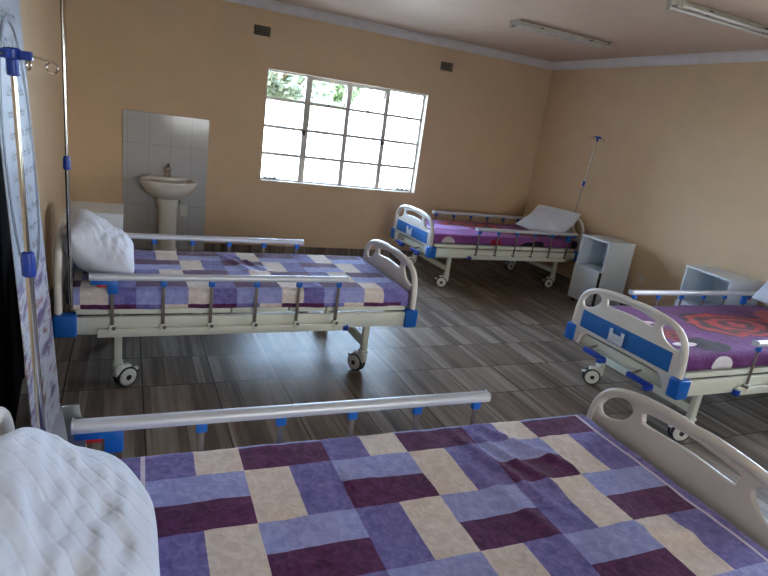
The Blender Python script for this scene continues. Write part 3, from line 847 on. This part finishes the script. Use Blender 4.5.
# ------------------------------------------------------------------ bedside cabinets
def cabinet(loc, rz, w, d, h, label, feet=True):
    """front faces local -y"""
    r = empty('bedside_cabinet', loc, rz); t = .018; f0 = .045 if feet else 0.
    bm = bmesh.new(); zs = h-.33
    box(bm, -w/2, -w/2+t, -d/2, d/2, f0, h-t, .0015, 1); box(bm, w/2-t, w/2, -d/2, d/2, f0, h-t, .0015, 1)
    box(bm, -w/2+t, w/2-t, d/2-.008, d/2, f0, h-t); box(bm, -w/2+t, w/2-t, -d/2, d/2-.008, f0, f0+t)
    bm_obj('carcass', bm, M_CABW, r, sm=False)
    bm = bmesh.new(); box(bm, -w/2-.003, w/2+.003, -d/2-.004, d/2, h-t, h, .002, 1); bm_obj('top', bm, M_CABW, r, sm=False)
    bm = bmesh.new(); box(bm, -w/2+t, w/2-t, -d/2, d/2-.008, zs-t, zs, .0015, 1); bm_obj('shelf', bm, M_CABIN, r, sm=False)
    bm = bmesh.new(); box(bm, -w/2+t*.3, w/2-.034, -d/2-.018, -d/2-.001, f0+.005, zs-.006, .002, 1); dd = bm_obj('door', bm, M_CABW, r, sm=False)
    bm = bmesh.new(); box(bm, w/2-.033, w/2-.004, -d/2-.010, -d/2-.001, f0+.005, zs-.006); bm_obj('door_gap_shade', bm, M_BLACK, r, sm=False)  # black strip paints in the shade of the gap beside the door
    for a in (-1, 1):
        for b in (-1, 1):
            bm = bmesh.new(); X, Y = a*(w/2-.04), b*(d/2-.04)
            lathe(bm, [(.012, 0), (.02, .004), (.02, .026), (.012, .046)], 14, Matrix.Translation((X, Y, 0))); bm_obj('foot', bm, M_BLACK, r)
    return tag(r, label, 'cabinet', 'white bedside cabinets')
cabinet((4.76, 4.53, 0), -pi/2, .41, .37, .76, 'white bedside cabinet with open shelf, standing beside the far corner bed')
cabinet((4.85, 3.225, 0), -pi/2-.14, .50, .36, .76, 'white bedside cabinet seen through the rail of the right edge bed')
cabinet((-.21, 4.63, 0), pi/2, .42, .37, .76, 'white bedside cabinet behind the pillow, between bed and sink')

# ------------------------------------------------------------------ basin
bx_, by_ = .39, YB-.012
r = empty('wash_basin', (bx_, by_, 0))
tag(r, 'white ceramic pedestal basin standing against the tiled splashback', 'sink')
bm = bmesh.new(); N = 40
def basin_ring(k, sc, dz, off=0.):
    th = 2*pi*k/N; x = .275*cos(th)*sc; yv = sin(th)
    y = (-.245+(.245 if yv > 0 else .225)*yv*(sc if yv < 0 else 1)) if True else 0
    if yv > 0: y = -.245+.245*min(1., yv*1.25)*sc+(0)
    return (x, y+off, dz)
rings = [(.28, .60, 0), (.55, .62, 0), (.80, .67, 0), (.95, .73, 0), (1., .775, 0), (.99, .79, 0), (.95, .792, 0), (.86, .78, 0), (.78, .72, 0), (.6, .67, 0), (.2, .655, 0)]
prev = None; rs = []
for sc_, z, _ in rings:
    vs = [bm.verts.new(basin_ring(k, sc_, z)) for k in range(N)]; rs.append(vs)
for a, b in zip(rs, rs[1:]):
    for k in range(N): bm.faces.new((a[k], a[(k+1) % N], b[(k+1) % N], b[k]))
bm.faces.new(rs[0][::-1]); bm.faces.new(rs[-1])
box(bm, -.20, .20, -.09, -.002, .70, .800, .018, 3)
bm_obj('bowl', bm, M_CER, r, ang=60)
bm = bmesh.new()
ped = [(.105, 0), (.105, .02), (.095, .08), (.088, .3), (.092, .5), (.11, .62), (.115, .64)]
lathe(bm, ped, 28, Matrix.Translation((0, -.17, 0)) @ Matrix.Diagonal((1, .85, 1, 1))); bm_obj('pedestal', bm, M_CER, r)
bm = bmesh.new(); lathe(bm, [(.034, .798), (.036, .812), (.029, .822), (.029, .885), (.031, .90), (.016, .912)], 20, Matrix.Translation((0, -.06, 0)))
tube(bm, [(0, -.07, .845), (0, -.11, .86), (0, -.15, .85), (0, -.158, .835)], [.019, .018, .016, .016], 12)
tp = bm_obj('tap', bm, M_CHROME, r)
bm = bmesh.new(); tube(bm, [(0, -.06, .905), (0, -.065, .922), (0, -.125, .945)], [.018, .016, .010], 10); bm_obj('tap_lever', bm, M_CHROME, tp)
for s in (-1, 1):
    bm = bmesh.new(); tube(bm, [(s*.115, -.002, .55), (s*.115, -.05, .55)], .012, 10); tube(bm, [(s*.115, -.045, .52), (s*.115, -.045, .60)], .013, 10)
    tube(bm, [(s*.115, -.045, .59), (s*.10, -.05, .66), (s*.06, -.06, .70)], .006, 8)
    bm_obj('angle_valve', bm, M_CHROME, r)
bm = bmesh.new(); box(bm, .135, .205, -.006, .0, .38, .50, .002, 1)
cp = bm_obj('pipe_cover_plate', bm, M_CER, r)

# wall socket by the right cabinet
r = empty('wall_socket', (XR, 4.24, .40))
bm = bmesh.new(); box(bm, -.012, 0, -.045, .045, -.045, .045, .003, 2); bm_obj('plate', bm, M_SOCKET, r)
bm = bmesh.new(); box(bm, -.016, -.011, -.012, .012, .012, .034, .002, 1); bm_obj('switch', bm, M_SOCKET, r)
tag(r, 'small ivory wall socket low on the right wall beside the cabinet', 'socket')

# ------------------------------------------------------------------ ceiling lights
def batten(x0, x1, y, label):
    r = empty('fluorescent_light', ((x0+x1)/2, y, ZC)); h = (x1-x0)/2
    bm = bmesh.new(); box(bm, -h, h, -.03, .03, -.035, 0, .004); bm_obj('housing', bm, M_BATTEN, r)
    for s in (-1, 1):
        bm = bmesh.new(); tube(bm, [(-h+.02, s*.048, -.04), (h-.02, s*.048, -.04)], .013, 14); bm_obj('tube', bm, M_TUBE, r)
        for e in (-1, 1):
            bm = bmesh.new(); box(bm, e*(h-.012)-.013, e*(h-.012)+.013, s*.048-.016, s*.048+.016, -.062, -.0, .004); bm_obj('lamp_holder', bm, M_BATTEN, r)
    for e in (-.28, .32):
        bm = bmesh.new(); box(bm, e-.014, e+.014, -.055, -.02, -.05, -.02, .003); bm_obj('starter', bm, M_BLACK, r)
    return tag(r, label, 'ceiling light', 'twin tube ceiling lights')
batten(3.16, 4.28, 4.69, 'unlit twin-tube ceiling light nearer the far corner of the room')
batten(3.30, 4.46, 3.08, 'unlit twin-tube ceiling light cut off by the top right of the photo')

# ------------------------------------------------------------------ printed banner leaning by the left wall
def banner_mat():
    n = NT('printed_banner_vinyl'); uv = n.sep(n.n('UVMap').outputs[0]); U, Z = uv[0], uv[1]
    P = n.comb(U, Z, 0.)
    base = n.ramp(n.noise(P, 3., 3.), [(.3, lin(150, 164, 188)), (.7, lin(184, 194, 210))])
    pic = n.ramp(n.noise(n.comb(n.math('MULTIPLY', U, .8), n.math('MULTIPLY', Z, 2.), 2.), 6., 4., .6), [(.3, lin(62, 52, 90)), (.42, lin(128, 112, 158)), (.5, lin(206, 208, 218)), (.58, lin(190, 196, 208)), (.66, lin(150, 70, 80)), (.74, lin(96, 132, 140))], 'LINEAR')
    m = n.maprange(n.math('ADD', Z, n.math('MULTIPLY', n.noise(P, 5.), .12)), .98, .9)
    n.base(n.mix(m, base, pic)); n.set(Roughness=.35)
    return n.m
NB, FB = Vector((-.318, 2.30, 0)), Vector((-.295, 2.90, 0))
NTp, FTp = Vector((-.412, 2.28, 2.05)), Vector((-.405, 2.90, 2.05))
def bpt(u, z, off=0.):
    t = z/2.05; a = NB.lerp(FB, u); b = NTp.lerp(FTp, u); p = a.lerp(b, t)
    return p+Vector((off+.006*sin(u*7+z*2)*(1-t), 0, 0))
r = empty('roll_up_banner', (-.29, 2.6, 0)); O = Vector((-.29, 2.6, 0))
bm = bmesh.new(); uvl = bm.loops.layers.uv.new('UVMap'); g = {}
NU_, NZ_ = 16, 50
for s, off in ((0, .0), (1, -.004)):
    for i in range(NU_+1):
        for j in range(NZ_+1): g[(s, i, j)] = bm.verts.new(bpt(i/NU_, .05+2.0*j/NZ_, off)-O)
def bface(ks):
    f = bm.faces.new([g[k] for k in ks])
    for lp, k in zip(f.loops, ks): lp[uvl].uv = (k[1]/NU_*.6, .05+2.0*k[2]/NZ_)
for i in range(NU_):
    for j in range(NZ_):
        bface([(0, i, j), (0, i+1, j), (0, i+1, j+1), (0, i, j+1)]); bface([(1, i, j+1), (1, i+1, j+1), (1, i+1, j), (1, i, j)])
for j in range(NZ_):
    for i in (0, NU_): bface([(0, i, j), (0, i, j+1), (1, i, j+1), (1, i, j)])
for i in range(NU_):
    for j in (0, NZ_): bface([(0, i, j), (0, i+1, j), (1, i+1, j), (1, i, j)])
bm_obj('printed_sheet', bm, banner_mat(), r, ang=60)
M_INK = simple('grey_print_ink', lin(88, 90, 108), .5)
bm = bmesh.new()     # oval line around the words
def ring_pt(th, k): return bpt(.5+(.43+k)*cos(th), 1.32+(.48+k*.6)*sin(th), .004)-O
NR = 72; A = [bm.verts.new(ring_pt(2*pi*q/NR, 0)) for q in range(NR)]; B = [bm.verts.new(ring_pt(2*pi*q/NR, .035)) for q in range(NR)]
for q in range(NR): bm.faces.new((A[q], A[(q+1) % NR], B[(q+1) % NR], B[q]))
bm_obj('oval_line', bm, M_INK, r)
random.seed(5)
bm = bmesh.new()     # lines of print, too blurred to read in the photograph
def stroke(u, z, w, h):
    vs = [bm.verts.new(bpt(a, b, .004)-O) for a, b in ((u, z), (u+w, z), (u+w, z+h), (u, z+h))]; bm.faces.new(vs)
zz = 1.98
while zz > .92:
    big = zz > 1.68; h = .05 if big else .036
    half = .26 if not big else .2
    span = half*math.sqrt(max(.05, 1-((zz-1.32)/.52)**2)) if not big else half
    u = .5-span
    while u < .5+span:
        for k in range(random.randint(2, 6)):
            stroke(u, zz, .010, h*random.choice((.6, .75, 1.))); stroke(u, zz+random.choice((0, h*.4)), .026, h*.18); u += .036
        u += .04
    zz -= .09 if big else .075
bm_obj('printed_text', bm, M_INK, r, sm=False)['kind'] = 'stuff'
bm = bmesh.new(); box(bm, -.05, .07, -.33, .33, 0, .055, .012, 3); bm_obj('base', bm, M_ALU, r)
bm = bmesh.new(); tube(bm, [bpt(.0, 2.05)-O+Vector((0, -.01, 0)), bpt(1., 2.05)-O+Vector((0, .01, 0))], .012, 10)
bm_obj('top_rail', bm, M_ALU, r)
bm = bmesh.new(); tube(bm, [Vector((-.03, 0, .05)), bpt(.5, 2.05, -.02)-O], .008, 10); bm_obj('support_pole', bm, M_ALU, r)
tag(r, 'tall printed banner with oval design leaning beside the left wall and black doorway', 'banner')

# ------------------------------------------------------------------ outdoors seen through the top panes
M_GND = simple('pale_sandy_ground', lin(205, 190, 165), .9, scale=1.)
bm = bmesh.new()
for q in ((-40, 60, YB+WT, 60), (-40, 60, -40, YF-WT), (-40, XL-WT, YF-WT, YB+WT), (XR+WT, 60, YF-WT, YB+WT)): box(bm, q[0], q[1], q[2], q[3], -.3, -.12)
g_ = struct('ground', bm, M_GND, sm=False)
def leaf_mat(name, c0, c1):
    n = NT(name); gm = n.n('NewGeometry'); n.base(n.ramp(gm.outputs['Random Per Island'], [(0., c0), (1., c1)])); n.set(Roughness=.7); return n.m
LEAFS = [leaf_mat('grey_green_leaves', lin(76, 90, 72), lin(120, 130, 108)), leaf_mat('fresh_green_leaves', lin(80, 104, 72), lin(124, 146, 108))]
M_BARK = simple('grey_bark', lin(150, 128, 112), .9, bumps=(30, .5, .02))
def tree(loc, hgt, rad, seed, mat, label):
    random.seed(seed); r = empty('tree', loc)
    bm = bmesh.new(); tube(bm, [(0, 0, -.15), (.1, 0, hgt*.3), (-.1, .1, hgt*.55), (.1, .1, hgt*.8)], [.16, .13, .09, .04], 10)
    for k in range(5):
        a = k*1.3; z = hgt*(.4+.08*k); tube(bm, [(0, 0, z), (cos(a)*rad*.4, sin(a)*rad*.4, z+.5), (cos(a)*rad*.7, sin(a)*rad*.7, z+.9)], [.07, .05, .02], 8)
    bm_obj('trunk', bm, M_BARK, r)
    bm = bmesh.new(); blobs = [(random.uniform(-1, 1)*rad*.7, random.uniform(-1, 1)*rad*.7, hgt*random.uniform(.5, .85), rad*random.uniform(.3, .5)) for _ in range(12)]
    for _ in range(5200):
        bx, by, bz, br = random.choice(blobs)
        v = Vector((random.gauss(0, 1), random.gauss(0, 1), random.gauss(0, 1))).normalized()*br*random.uniform(.6, 1.05)+Vector((bx, by, bz))
        a = Vector((random.gauss(0, 1), random.gauss(0, 1), random.gauss(0, 1))).normalized(); b = a.orthogonal().normalized()*.05; a = a*.11
        bm.faces.new([bm.verts.new(v-a), bm.verts.new(v+b), bm.verts.new(v+a), bm.verts.new(v-b)])
    me = bpy.data.meshes.new('crown'); bm.to_mesh(me); bm.free(); link('crown', me, mat, r)
    return tag(r, label, 'tree', 'trees outside the window')
tree((3.35, 14.2, -.12), 3.4, 1.25, 1, LEAFS[0], 'grey-green tree behind the top left window pane')
tree((5.75, 18.2, -.12), 3.6, .95, 2, LEAFS[1], 'fresh green tree behind the second pane of the top row')
